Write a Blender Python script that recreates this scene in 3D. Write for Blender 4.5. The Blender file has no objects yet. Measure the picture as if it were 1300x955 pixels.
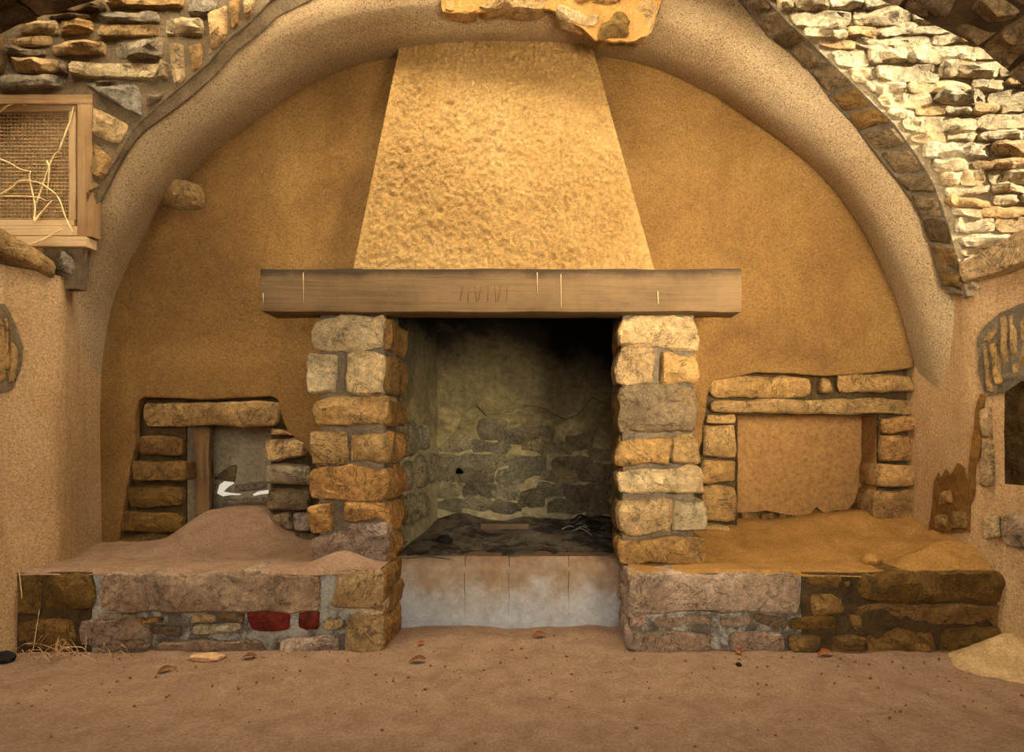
import bpy, bmesh, math, random
from mathutils import Vector, noise as mn
random.seed(7)
S = bpy.context.scene
COL = S.collection

# ------------------------------------------------------------------ camera, world, lights, exposure
F, CX, CY, EYE = 820.0, 700.0, 545.0, 0.82          # focal length and optical axis in pixels of 1300x955, eye height
cam_d = bpy.data.cameras.new('camera'); cam = bpy.data.objects.new('camera', cam_d); COL.objects.link(cam)
cam_d.sensor_fit = 'HORIZONTAL'; cam_d.sensor_width = 36.0; cam_d.lens = F * 36 / 1300
cam_d.shift_x = (650 - CX) / 1300; cam_d.shift_y = (CY - 477.5) / 1300
cam_d.clip_start = 0.02
cam.location = (0, 0, EYE); cam.rotation_euler = (math.pi / 2, 0, 0)
S.camera = cam
S.view_settings.view_transform = 'Standard'; S.view_settings.look = 'None'
S.view_settings.gamma = 1; S.view_settings.exposure = 0.50; S.view_settings.use_curve_mapping = False

w = bpy.data.worlds.new('sky'); S.world = w; w.use_nodes = True
bg = w.node_tree.nodes['Background']; bg.inputs[0].default_value = (1.0, 0.86, 0.66, 1); bg.inputs[1].default_value = 0.5

def light(name, kind, loc, target, energy, color, size=None, size_y=None, angle=None):
    d = bpy.data.lights.new(name, kind); d.energy = energy; d.color = color
    if kind == 'AREA':
        d.shape = 'RECTANGLE'; d.size = size; d.size_y = size_y
    if angle is not None: d.angle = angle
    o = bpy.data.objects.new(name, d); COL.objects.link(o); o.location = loc
    o.rotation_euler = (Vector(target) - Vector(loc)).to_track_quat('-Z', 'Y').to_euler()
    return o
light('daylight_from_open_front', 'AREA', (0.3, -2.4, 1.9), (-0.1, 2.6, 1.2), 72, (1.0, 0.88, 0.72), 1.5, 1.3)
light('added_top_fill', 'AREA', (-0.3, 2.20, 2.98), (-0.3, 2.27, 1.0), 75, (1.0, 0.86, 0.62), 3.6, .40)  # added lamp; the roof gap is invented to light hood and bench tops
light('added_left_fill', 'AREA', (-2.05, 0.9, 1.75), (0.2, 2.8, 1.6), 12, (1.0, 0.85, 0.62), .5, .5)  # added fill lamp inside the vault; no opening on this side
side = light('added_right_fill', 'AREA', (1.35, 0.1, 1.25), (0.45, 2.8, 1.5), 21, (1.0, 0.82, 0.55), .7, 1.0)  # added fill lamp, no doorway here; brightens hood and right back wall
side.data.spread = math.radians(62)
sun_dir = Vector((-0.85, 0.33, -0.37))
light('sun', 'SUN', (4, 0, 5), Vector((4, 0, 5)) + sun_dir, 17.0, (1.0, 0.88, 0.66), angle=0.012)

# ------------------------------------------------------------------ helpers
def lin(h):
    h = h.lstrip('#'); r = [int(h[i:i + 2], 16) / 255 for i in (0, 2, 4)]
    return tuple((c / 12.92 if c <= .04045 else ((c + .055) / 1.055) ** 2.4) for c in r) + (1,)
def P(u, v, Y): return Vector(((u - CX) * Y / F, Y, EYE + (CY - v) * Y / F))
def PXs(u, v, X):
    Y = X * F / (u - CX); return Vector((X, Y, EYE + (CY - v) * Y / F))
def fbm(p, o=3):
    return mn.fractal(Vector(p), 1.0, 2.0, o)

def base_of(o):
    p = Vector((0, 0, 0))
    while o is not None: p += o.location; o = o.parent
    return p
def make(name, verts, faces, mat, parent=None, color=None, smooth=True, sharp=None, origin=None, kind=None, label=None):
    vs = [Vector(v) for v in verts]
    if origin is None:
        origin = sum(vs, Vector()) / len(vs) if parent is not None else Vector((0, 0, 0))
    origin = Vector(origin)
    me = bpy.data.meshes.new(name); me.from_pydata([v - origin for v in vs], [], faces)
    bm = bmesh.new(); bm.from_mesh(me); bmesh.ops.recalc_face_normals(bm, faces=bm.faces); bm.to_mesh(me); bm.free()
    if smooth:
        me.shade_smooth()
        if sharp: me.set_sharp_from_angle(angle=math.radians(sharp))
    if mat: me.materials.append(mat)
    o = bpy.data.objects.new(name, me); COL.objects.link(o)
    if parent is not None:
        o.parent = parent; o.location = origin - base_of(parent)
    else: o.location = origin
    if color: o.color = color
    if kind: o['kind'] = kind
    if label: o['label'] = label
    return o
def empty(name, loc, label, cat, kind=None, group=None):
    o = bpy.data.objects.new(name, None); COL.objects.link(o); o.location = loc; o.empty_display_size = .1
    tag(o, label, cat, kind, group); return o
def tag(o, label, cat, kind=None, group=None):
    o['label'] = label; o['category'] = cat
    if kind: o['kind'] = kind
    if group: o['group'] = group
    return o

# ------------------------------------------------------------------ materials
def nt(name):
    m = bpy.data.materials.new(name); m.use_nodes = True
    t = m.node_tree; b = t.nodes['Principled BSDF']; b.inputs['Roughness'].default_value = .92
    b.inputs['Specular IOR Level'].default_value = .15
    return m, t, b
def N(t, typ, **kw):
    n = t.nodes.new(typ)
    for k, v in kw.items():
        if isinstance(k, str) and hasattr(n, k): setattr(n, k, v)
    return n
def noise_n(t, scale, detail=4, rough=.6, vec=None, dist=0):
    n = t.nodes.new('ShaderNodeTexNoise'); n.inputs['Scale'].default_value = scale
    n.inputs['Detail'].default_value = detail; n.inputs['Roughness'].default_value = rough; n.inputs['Distortion'].default_value = dist
    if vec is not None: t.links.new(vec, n.inputs['Vector'])
    return n.outputs['Fac']
def ramp(t, fac, stops, interp='LINEAR'):
    r = t.nodes.new('ShaderNodeValToRGB'); r.color_ramp.interpolation = interp
    e = r.color_ramp.elements
    while len(e) < len(stops): e.new(.5)
    for i, (p, c) in enumerate(stops):
        e[i].position = p; e[i].color = c if len(c) == 4 else tuple(c) + (1,)
    t.links.new(fac, r.inputs[0]); return r.outputs[0]
def g(x): return (x, x, x, 1)
def mix(t, fac, a, b, mode='MIX'):
    m = t.nodes.new('ShaderNodeMix'); m.data_type = 'RGBA'; m.blend_type = mode
    for sock, val in ((m.inputs[0], fac), (m.inputs[6], a), (m.inputs[7], b)):
        if hasattr(val, 'is_linked') or hasattr(val, 'links'): t.links.new(val, sock)
        else: sock.default_value = val
    return m.outputs[2]
def math_n(t, op, a, b=None):
    m = t.nodes.new('ShaderNodeMath'); m.operation = op
    for i, v in enumerate((a, b)):
        if v is None: continue
        if hasattr(v, 'links'): t.links.new(v, m.inputs[i])
        else: m.inputs[i].default_value = v
    return m.outputs[0]
def pos(t):
    return t.nodes.new('ShaderNodeNewGeometry').outputs['Position']
def bump(t, b, layers):
    prev = None
    for h, strength, dist in layers:
        n = t.nodes.new('ShaderNodeBump'); n.inputs['Strength'].default_value = strength; n.inputs['Distance'].default_value = dist
        t.links.new(h, n.inputs['Height'])
        if prev is not None: t.links.new(prev, n.inputs['Normal'])
        prev = n.outputs['Normal']
    t.links.new(prev, b.inputs['Normal'])

def mat_stone(name='stone', stain=lin('#4a4238'), amount=.5, bumpd=.012):
    m, t, b = nt(name); p = pos(t)
    oi = t.nodes.new('ShaderNodeObjectInfo')
    n1 = noise_n(t, 9, 6, .65, p, .6); n2 = noise_n(t, 45, 6, .75, p); n3 = noise_n(t, 4, 4, .6, p)
    c = mix(t, 1.0, oi.outputs['Color'], ramp(t, n1, [(.28, g(.55)), (.5, g(.97)), (.72, g(1.35))]), 'MULTIPLY')
    c = mix(t, 1.0, c, ramp(t, n2, [(.3, g(.6)), (.5, g(1)), (.7, g(1.4))]), 'MULTIPLY')
    c = mix(t, 1.0, c, ramp(t, noise_n(t, 170, 3, .7, p), [(.3, g(.72)), (.7, g(1.25))]), 'MULTIPLY')
    c = mix(t, ramp(t, n3, [(.5, g(0)), (.7, g(.3))]), c, lin('#b08448'))
    st = ramp(t, noise_n(t, 16, 7, .75, p, 1.0), [(.56, g(0)), (.66, g(amount))])
    c = mix(t, st, c, stain)
    cr_ = math_n(t, 'ABSOLUTE', math_n(t, 'SUBTRACT', noise_n(t, 7, 5, .6, p, 1.2), .5))
    c = mix(t, ramp(t, cr_, [(.004, g(.6)), (.016, g(0))]), c, lin('#3a2f22'))
    t.links.new(c, b.inputs['Base Color'])
    vor = t.nodes.new('ShaderNodeTexVoronoi'); vor.inputs['Scale'].default_value = 24; vor.feature = 'F1'
    mp = t.nodes.new('ShaderNodeMapping'); mp.inputs['Scale'].default_value = (1, 1, 1.8); t.links.new(p, mp.inputs[0])
    wv = t.nodes.new('ShaderNodeVectorMath'); wv.operation = 'ADD'
    nz = t.nodes.new('ShaderNodeTexNoise'); nz.inputs['Scale'].default_value = 18; t.links.new(p, nz.inputs['Vector'])
    sc_ = t.nodes.new('ShaderNodeVectorMath'); sc_.operation = 'SCALE'; sc_.inputs[3].default_value = .09; t.links.new(nz.outputs['Color'], sc_.inputs[0])
    t.links.new(mp.outputs[0], wv.inputs[0]); t.links.new(sc_.outputs[0], wv.inputs[1]); t.links.new(wv.outputs[0], vor.inputs['Vector'])
    bump(t, b, [(vor.outputs['Distance'], .6, bumpd * 2.0), (noise_n(t, 28, 9, .75, mp.outputs[0], .8), 1.0, bumpd * 4.0), (noise_n(t, 150, 4, .6, p), .8, .006)])
    return m
def mat_mortar(name, c1, c2, c3=None, bs=.01, scale=14):
    m, t, b = nt(name); p = pos(t)
    c = ramp(t, noise_n(t, scale, 7, .7, p, .5), [(.3, c1), (.7, c2)])
    if c3: c = mix(t, ramp(t, noise_n(t, 7, 6, .7, p, .4), [(.46, g(0)), (.56, g(.9))]), c, c3)
    t.links.new(c, b.inputs['Base Color'])
    c = mix(t, 1.0, c, ramp(t, noise_n(t, 120, 4, .7, p), [(.3, g(.7)), (.7, g(1.28))]), 'MULTIPLY'); t.links.new(c, b.inputs['Base Color'])
    bump(t, b, [(noise_n(t, 24, 8, .75, p), 1.0, bs * 3.2), (noise_n(t, 110, 5, .7, p), .8, .007)])
    return m
def mat_plaster(name, ca, cb, cc, coarse=70, coarse_d=.006, fine=180, fine_d=.003, pits=0.0, pitcol=None, streak=None, blotch=2.2):
    m, t, b = nt(name); p = pos(t)
    c = ramp(t, noise_n(t, blotch, 6, .62, p, .4), [(.3, ca), (.52, cb), (.75, cc)])
    c = mix(t, 1.0, c, ramp(t, noise_n(t, coarse * 1.4, 5, .75, p), [(.3, g(.62)), (.5, g(1)), (.7, g(1.32))]), 'MULTIPLY')
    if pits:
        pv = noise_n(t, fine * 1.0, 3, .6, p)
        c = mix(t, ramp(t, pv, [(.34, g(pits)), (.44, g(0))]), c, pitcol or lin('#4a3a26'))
    if streak:
        mp = t.nodes.new('ShaderNodeMapping'); mp.inputs['Scale'].default_value = (14, 14, 1.6); t.links.new(p, mp.inputs[0])
        c = mix(t, ramp(t, noise_n(t, 1.0, 6, .7, mp.outputs[0]), [(.52, g(0)), (.72, g(.5))]), c, streak)
    t.links.new(c, b.inputs['Base Color'])
    vor = t.nodes.new('ShaderNodeTexVoronoi'); vor.inputs['Scale'].default_value = coarse; vor.feature = 'SMOOTH_F1'
    t.links.new(p, vor.inputs['Vector'])
    bump(t, b, [(noise_n(t, 6, 3, .5, p), .35, .04), (noise_n(t, coarse, 5, .7, p, .4), 1.0, coarse_d * 2.6), (vor.outputs['Distance'], .5, coarse_d), (noise_n(t, fine, 4, .7, p), 1.0, fine_d * 1.4)])
    return m
M = {}
M['stone'] = mat_stone()
M['stone_dark'] = mat_stone('stone_sooty', lin('#15130f'), .85)
M['mortar'] = mat_mortar('mortar_grey', lin('#5d5347'), lin('#94836a'))
M['mortar_left'] = mat_mortar('mortar_warm_grey', lin('#6b5a45'), lin('#97815f'))
M['mortar_lime'] = mat_mortar('mortar_with_lime', lin('#57504a'), lin('#8d8175'), lin('#c9c6ba'))
M['mortar_dark'] = mat_mortar('mortar_dark', lin('#3a2d1d'), lin('#6b5636'))
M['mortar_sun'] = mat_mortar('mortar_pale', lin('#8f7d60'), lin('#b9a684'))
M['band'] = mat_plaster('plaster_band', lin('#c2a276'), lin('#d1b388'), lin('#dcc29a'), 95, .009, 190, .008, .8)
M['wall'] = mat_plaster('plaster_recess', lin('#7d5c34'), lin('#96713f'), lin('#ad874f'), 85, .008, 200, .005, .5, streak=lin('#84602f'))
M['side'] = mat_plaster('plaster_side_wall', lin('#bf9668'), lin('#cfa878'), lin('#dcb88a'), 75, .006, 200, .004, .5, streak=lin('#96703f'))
M['hood'] = mat_plaster('plaster_hood_roughcast', lin('#ae874f'), lin('#c29a5e'), lin('#d2ac70'), 48, .022, 120, .010)
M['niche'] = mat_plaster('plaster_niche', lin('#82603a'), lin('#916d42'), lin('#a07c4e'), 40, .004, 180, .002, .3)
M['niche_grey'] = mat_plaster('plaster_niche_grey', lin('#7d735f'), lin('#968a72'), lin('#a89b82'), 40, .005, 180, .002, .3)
M['dirt'] = mat_mortar('dry_dirt', lin('#8c6d54'), lin('#b08e72'), None, .006, 10)
M['dirt_ochre'] = mat_mortar('ochre_sand', lin('#8e662e'), lin('#b4864a'), None, .005, 9)
M['bare'] = mat_mortar('bare_ochre_masonry', lin('#6d4a1e'), lin('#a5763a'), None, .014, 16)
M['sand'] = mat_mortar('pale_sand', lin('#b08c5c'), lin('#d6b483'), None, .005, 18)
M['ash'] = mat_mortar('ash', lin('#5e5446'), lin('#8f8270'), lin('#3a342c'), .008, 12)

def mat_soot():
    m, t, b = nt('plaster_sooty'); p = pos(t)
    sp = t.nodes.new('ShaderNodeSeparateXYZ'); t.links.new(p, sp.inputs[0])
    z = math_n(t, 'ADD', sp.outputs['Z'], math_n(t, 'MULTIPLY', math_n(t, 'SUBTRACT', noise_n(t, 3.5, 6, .65, p, .6), .5), .7))
    z = math_n(t, 'ADD', z, math_n(t, 'MULTIPLY', sp.outputs['X'], .12))
    mr = t.nodes.new('ShaderNodeMapRange'); mr.inputs[1].default_value = .55; mr.inputs[2].default_value = 1.45; t.links.new(z, mr.inputs[0])
    c = ramp(t, mr.outputs[0], [(0, lin('#877d62')), (.2, lin('#827856')), (.34, lin('#5a5138')), (.6, lin('#453e2b')), (.8, lin('#15120d')), (1, lin('#0a0908'))])
    c = mix(t, 1.0, c, ramp(t, noise_n(t, 30, 7, .75, p, .5), [(.3, g(.5)), (.7, g(1.35))]), 'MULTIPLY')
    t.links.new(c, b.inputs['Base Color'])
    bump(t, b, [(noise_n(t, 18, 7, .7, p), .8, .012), (noise_n(t, 120, 4, .7, p), .6, .003)])
    return m
M['soot'] = mat_soot()

def mat_wood(name, c1, c2, dark, axis=0, top_stain=False, grain=1.0):
    m, t, b = nt(name); p = pos(t)
    mp = t.nodes.new('ShaderNodeMapping'); sc = [55 * grain] * 3; sc[axis] = 2.2; mp.inputs['Scale'].default_value = sc
    t.links.new(p, mp.inputs[0])
    gr = noise_n(t, 1.0, 8, .7, mp.outputs[0], .6)
    c = ramp(t, gr, [(.25, c1), (.55, c2), (.8, c1)])
    c = mix(t, ramp(t, noise_n(t, 5, 5, .65, p), [(.45, g(0)), (.75, g(.45))]), c, dark)
    if top_stain:
        sp = t.nodes.new('ShaderNodeSeparateXYZ'); t.links.new(p, sp.inputs[0])
        zz = math_n(t, 'ADD', sp.outputs['Z'], math_n(t, 'MULTIPLY', math_n(t, 'SUBTRACT', noise_n(t, 4.5, 6, .7, p, .3), .5), .07))
        mr = t.nodes.new('ShaderNodeMapRange'); mr.inputs[1].default_value = 1.385; mr.inputs[2].default_value = 1.415; t.links.new(zz, mr.inputs[0])
        c = mix(t, math_n(t, 'MULTIPLY', mr.outputs[0], .8), c, dark)
    t.links.new(c, b.inputs['Base Color']); b.inputs['Roughness'].default_value = .75
    bump(t, b, [(gr, .6, .006), (noise_n(t, 14, 4, .6, p), .3, .01)])
    return m
M['beam'] = mat_wood('wood_beam', lin('#59462f'), lin('#6f593d'), lin('#20170f'), 0, True)
M['window_wood'] = mat_wood('wood_window_frame', lin('#846443'), lin('#a08058'), lin('#6b4628'), 0)
M['window_wood_up'] = mat_wood('wood_window_stile', lin('#846443'), lin('#a08058'), lin('#6b4628'), 2)
M['sash_wood'] = mat_wood('wood_sash', lin('#b39468'), lin('#c9ab80'), lin('#7d5f3c'), 0)
M['sash_wood_up'] = mat_wood('wood_sash_stile', lin('#a3845c'), lin('#bd9d70'), lin('#7d5f3c'), 2)
M['post'] = mat_wood('wood_post', lin('#4f3a24'), lin('#7d6140'), lin('#2a1d10'), 2)
M['plank'] = mat_wood('wood_burnt', lin('#4a3c30'), lin('#6d5b49'), lin('#221a14'), 0)
def flat(name, c, rough=.9, var=.35):
    m, t, b = nt(name); p = pos(t)
    cc = mix(t, 1.0, c, ramp(t, noise_n(t, 40, 4, .6, p), [(.3, g(1 - var)), (.7, g(1 + var))]), 'MULTIPLY')
    t.links.new(cc, b.inputs['Base Color']); b.inputs['Roughness'].default_value = rough
    bump(t, b, [(noise_n(t, 90, 4, .6, p), .5, .003)])
    return m
M['wire'] = flat('rusty_wire', lin('#a88a5e'), .7)
M['vine'] = flat('dry_vine', lin('#d9bc86'))
M['straw'] = flat('dry_straw', lin('#b58f68'))
M['leaf'] = flat('dead_leaf', lin('#8a4a22'))
M['leaf2'] = flat('dead_leaf_brown', lin('#6d4526'))
M['char'] = flat('charcoal', lin('#1c1a18'))
M['chargrey'] = flat('ash_grey_wood', lin('#6f6e6c'))
M['wax'] = flat('pale_drip', lin('#b39c74'), .6)
M['rubble_dark'] = mat_mortar('rough_brown_masonry', lin('#4b3820'), lin('#86683e'), None, .02, 30)
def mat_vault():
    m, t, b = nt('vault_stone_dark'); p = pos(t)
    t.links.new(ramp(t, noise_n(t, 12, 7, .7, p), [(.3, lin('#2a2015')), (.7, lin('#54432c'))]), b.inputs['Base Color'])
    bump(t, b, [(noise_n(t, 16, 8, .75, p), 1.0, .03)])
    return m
M['vault'] = mat_vault()
def mat_hearth():
    m, t, b = nt('hearth_limewash'); p = pos(t)
    sp = t.nodes.new('ShaderNodeSeparateXYZ'); t.links.new(p, sp.inputs[0])
    zz = math_n(t, 'ADD', sp.outputs['Z'], math_n(t, 'MULTIPLY', math_n(t, 'SUBTRACT', noise_n(t, 6, 7, .68, p, .5), .5), .45))
    mr = t.nodes.new('ShaderNodeMapRange'); mr.inputs[1].default_value = .02; mr.inputs[2].default_value = .32; t.links.new(zz, mr.inputs[0])
    c = ramp(t, mr.outputs[0], [(0, lin('#a3a6aa')), (.35, lin('#a29e9b')), (.62, lin('#93826f')), (1, lin('#866b53'))])
    c = mix(t, 1.0, c, ramp(t, noise_n(t, 26, 6, .7, p), [(.3, g(.75)), (.7, g(1.15))]), 'MULTIPLY')
    t.links.new(c, b.inputs['Base Color'])
    bump(t, b, [(noise_n(t, 20, 7, .7, p), .6, .012), (noise_n(t, 140, 4, .6, p), .5, .003)])
    return m
M['hearth'] = mat_hearth()

# ------------------------------------------------------------------ stone builder
PAL = {k: lin(v) for k, v in dict(
    cream='#d2b98d', tan='#c19a62', ochre='#c0935a', buff='#cdaa78', brown='#93703f', pale='#d8c6a2', grey='#a2937a',
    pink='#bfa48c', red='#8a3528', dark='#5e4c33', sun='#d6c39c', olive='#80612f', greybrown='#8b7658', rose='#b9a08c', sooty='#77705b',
    sootl='#8f866c', orange='#b98a4e').items()}
def vary(c, a=.12):
    k = 1 + random.uniform(-a, a); h = random.uniform(-.04, .04)
    return (min(1, c[0] * k * (1 + h)), min(1, c[1] * k), min(1, c[2] * k * (1 - h * 2)), 1)
def stone(parent, q, color='tan', proud=.03, depth=.05, toward=(0, -1, 0), rough=.012, mat=None, name='stone', jit=.007, roundness=.09, bev=None, label=None, res=.022, facet=.55):
    """A rough stone on the 3D quad q (four corners in order); its face stands proud towards 'toward'."""
    a, b_, c, d = [Vector(x) for x in q]
    n = (b_ - a).cross(d - a); n.normalize()
    if n.dot(Vector(toward)) < 0: n = -n
    W = ((b_ - a).length + (c - d).length) / 2; H = ((d - a).length + (c - b_).length) / 2
    nx = max(5, min(20, int(W / res))); ny = max(5, min(9, int(H / res)))
    sd = Vector((random.uniform(-50, 50), random.uniform(-50, 50), random.uniform(-50, 50)))
    bev = bev or min(.018, .2 * min(W, H))
    tilt = (random.uniform(-1, 1) * .25 * proud, random.uniform(-1, 1) * .25 * proud)
    cen = (a + b_ + c + d) / 4; ex = (b_ - a).normalized(); ey = n.cross(ex)
    facets = []
    for _ in range(random.randint(3, 5)):
        th = random.uniform(0, 6.28); sl = random.uniform(.08, .34); off = random.uniform(.0, .35) * min(W, H)
        facets.append((math.cos(th) * sl, math.sin(th) * sl, off * sl))
    vs, fs = [], []
    def place(s, tt):
        A = 2 * s - 1; B = 2 * tt - 1
        A2 = A * (1 - roundness * abs(B) ** 5); B2 = B * (1 - roundness * abs(A) ** 5)
        s2 = (A2 + 1) / 2; t2 = (B2 + 1) / 2
        p = (a * (1 - s2) + b_ * s2) * (1 - t2) + (d * (1 - s2) + c * s2) * t2
        e = min((1 - abs(A)) * W / 2, (1 - abs(B)) * H / 2)
        return p, e, A, B
    ss = [0] + [(i + .0) / (nx) for i in range(1, nx)] + [1]
    # concentrate rows near the edges for a chiselled arris
    def warp(x, L):
        k = min(.33, bev / max(L, 1e-4) * .9)
        return x
    xs = sorted(set([0, min(.3, bev * .5 / W), 1 - min(.3, bev * .5 / W), 1] + [min(.3, bev * .5 / W) + (1 - 2 * min(.3, bev * .5 / W)) * i / (nx - 2) for i in range(1, nx - 2)]))
    ys = sorted(set([0, min(.3, bev * .5 / H), 1 - min(.3, bev * .5 / H), 1] + [min(.3, bev * .5 / H) + (1 - 2 * min(.3, bev * .5 / H)) * i / (ny - 2) for i in range(1, ny - 2)]))
    nX, nY = len(xs), len(ys)
    for y in ys:
        for x in xs:
            p, e, A, B = place(x, y)
            jx = mn.noise_vector(p * 10 + sd) * jit * 1.5 + mn.noise_vector(p * 38 + sd) * jit * .6
            jx -= n * jx.dot(n)
            k = min(1.0, e / bev); hgt = proud * (.2 + .8 * math.sqrt(k)) + tilt[0] * A + tilt[1] * B
            rel = p - cen; rx_, ry_ = rel.dot(ex), rel.dot(ey)
            hgt += k * facet * max(-.9 * proud, min(0, *[o_ - (rx_ * fx_ + ry_ * fy_) for fx_, fy_, o_ in facets]))
            hgt += (.35 + .65 * k) * rough * (fbm(p * 9 + sd, 3) + .7 * mn.noise(p * 26 + sd) - .8 * max(0, mn.noise(p * 13 - sd)))
            hgt = max(hgt, proud * .2)
            vs.append(p + jx + n * hgt)
    for j in range(nY - 1):
        for i in range(nX - 1):
            k = j * nX + i
            if (i + j) % 2: fs += [(k, k + 1, k + nX + 1), (k, k + nX + 1, k + nX)]
            else: fs += [(k, k + 1, k + nX), (k + 1, k + nX + 1, k + nX)]
    ring = [i for i in range(nX)] + [j * nX + nX - 1 for j in range(1, nY)] + [(nY - 1) * nX + i for i in range(nX - 2, -1, -1)] + [j * nX for j in range(nY - 2, 0, -1)]
    o = len(vs)
    for r in ring: 
        p = vs[r]; h = (p - a).dot(n); vs.append(p - n * (h + depth))
    for i in range(len(ring)):
        i2 = (i + 1) % len(ring); fs.append((ring[i], ring[i2], o + i2, o + i))
    fs.append(tuple(o + i for i in range(len(ring))))
    col = vary(PAL[color]) if isinstance(color, str) else vary(color)
    return make(name, vs, fs, mat or M['stone'], parent, col, True, 28, label=label)
def rect(u0, v0, u1, v1, Y, j=2.0):
    r = lambda: random.uniform(-j, j)
    return [P(u0 + r(), v1 + r(), Y), P(u1 + r(), v1 + r(), Y), P(u1 + r(), v0 + r(), Y), P(u0 + r(), v0 + r(), Y)]
def quad(pts, Y): return [P(u, v, Y) for u, v in pts]

# ------------------------------------------------------------------ flat sheets with holes (plaster coats, mortar beds)
def jag(poly, step, amp, seed=0):
    out = []; n = len(poly)
    for i in range(n):
        a = Vector(poly[i]); b = Vector(poly[(i + 1) % n]); k = max(1, int((b - a).length / step))
        for j in range(k):
            p = a + (b - a) * j / k; q = Vector((p.x * 9, p.y * 9, seed))
            out.append((p.x + amp * (mn.noise(q) + .7 * mn.noise(q * 3.1)), p.y + amp * (mn.noise(q + Vector((5, 9, 3))) + .7 * mn.noise(q * 3.1 + Vector((1, 2, 3))))))
    return out
def sheet(name, outer, holes, mapf, thick, mat, parent=None, bevel=0, kind=None, label=None, color=None):
    cu = bpy.data.curves.new('tmp', 'CURVE'); cu.dimensions = '2D'; cu.fill_mode = 'BOTH'; cu.extrude = thick / 2; cu.bevel_depth = bevel; cu.bevel_resolution = 1
    for poly in [outer] + list(holes):
        sp = cu.splines.new('POLY'); sp.points.add(len(poly) - 1)
        for i, (x, y) in enumerate(poly): sp.points[i].co = (x, y, 0, 1)
        sp.use_cyclic_u = True
    ob = bpy.data.objects.new('tmp', cu); COL.objects.link(ob)
    me0 = bpy.data.meshes.new_from_object(ob, depsgraph=bpy.context.evaluated_depsgraph_get())
    vs = [mapf(v.co.x, v.co.y, v.co.z) for v in me0.vertices]; fs = [tuple(p.vertices) for p in me0.polygons]
    bpy.data.objects.remove(ob); bpy.data.curves.remove(cu); bpy.data.meshes.remove(me0)
    return make(name, vs, fs, mat, parent, color, False, kind=kind, label=label)
def frontal(Y): return lambda x, z, d: Vector((x, Y - d, z))
def px2(poly, Y): return [((u - CX) * Y / F, EYE + (CY - v) * Y / F) for u, v in poly]

def grid(name, xs, ys, f, mat, parent=None, kind=None, smooth=True, label=None):
    vs = [f(x, y) for y in ys for x in xs]; nx = len(xs)
    fs = [(j * nx + i, j * nx + i + 1, (j + 1) * nx + i + 1, (j + 1) * nx + i) for j in range(len(ys) - 1) for i in range(nx - 1)]
    return make(name, vs, fs, mat, parent, None, smooth, kind=kind, label=label)
def lsp(a, b, n): return [a + (b - a) * i / (n - 1) for i in range(n)]
def box(name, lo, hi, mat, parent=None, rough=0, n=(1, 1, 1), bev=.004, label=None, sharp=40):
    """A box with a small bevel and, when rough > 0, uneven faces."""
    bm = bmesh.new(); bmesh.ops.create_cube(bm, size=1)
    lo = Vector(lo); hi = Vector(hi); s = hi - lo; c = (hi + lo) / 2
    for v in bm.verts: v.co = Vector((v.co.x * s.x, v.co.y * s.y, v.co.z * s.z)) + c
    if bev: bmesh.ops.bevel(bm, geom=list(bm.edges), offset=bev, segments=2, affect='EDGES', profile=.6)
    if rough:
        for ax in range(3):
            k = n[ax]
            for i in range(1, k):
                pl = lo.copy(); pl[ax] = lo[ax] + s[ax] * i / k; no = Vector((0, 0, 0)); no[ax] = 1
                bmesh.ops.bisect_plane(bm, geom=list(bm.verts) + list(bm.edges) + list(bm.faces), plane_co=pl, plane_no=no)
        for v in bm.verts: v.co += mn.noise_vector(v.co * 6) * rough + mn.noise_vector(v.co * 21) * rough * .5
    bm.verts.index_update()
    vs = [v.co.copy() for v in bm.verts]; fs = [tuple(v.index for v in f.verts) for f in bm.faces]; bm.free()
    return make(name, vs, fs, mat, parent, None, True, sharp, label=label)
def tube(name, pts, r, mat, parent=None, taper=.5, seg=6, label=None):
    pts = [Vector(p) for p in pts]; vs, fs = [], []; n = len(pts)
    for i, p in enumerate(pts):
        t = (pts[min(i + 1, n - 1)] - pts[max(i - 1, 0)]).normalized()
        u = t.orthogonal().normalized(); v = t.cross(u); rr = r * (1 - (1 - taper) * i / max(1, n - 1))
        for k in range(seg): a = 2 * math.pi * k / seg; vs.append(p + (u * math.cos(a) + v * math.sin(a)) * rr)
    for i in range(n - 1):
        for k in range(seg): fs.append((i * seg + k, i * seg + (k + 1) % seg, (i + 1) * seg + (k + 1) % seg, (i + 1) * seg + k))
    fs.append(tuple(range(seg))); fs.append(tuple((n - 1) * seg + k for k in range(seg)))
    return make(name, vs, fs, mat, parent, None, True, label=label)
def smooth_path(pts, k=4):
    pts = [Vector(p) for p in pts]; out = []
    for i in range(len(pts) - 1):
        p0 = pts[max(i - 1, 0)]; p1 = pts[i]; p2 = pts[i + 1]; p3 = pts[min(i + 2, len(pts) - 1)]
        for j in range(k):
            t = j / k
            out.append(.5 * ((2 * p1) + (p2 - p0) * t + (2 * p0 - 5 * p1 + 4 * p2 - p3) * t * t + (3 * p1 - p0 - 3 * p2 + p3) * t ** 3))
    out.append(pts[-1]); return out

# ------------------------------------------------------------------ planes of the place (distance from the eye, metres)
YB, YW, YR, YL, YP, YF, YH, YFB = 2.85, 2.55, 2.46, 2.53, 2.50, 2.36, 2.64, 3.35
BENCH_Z = .82 - (725 - 545) * YF / F

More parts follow.
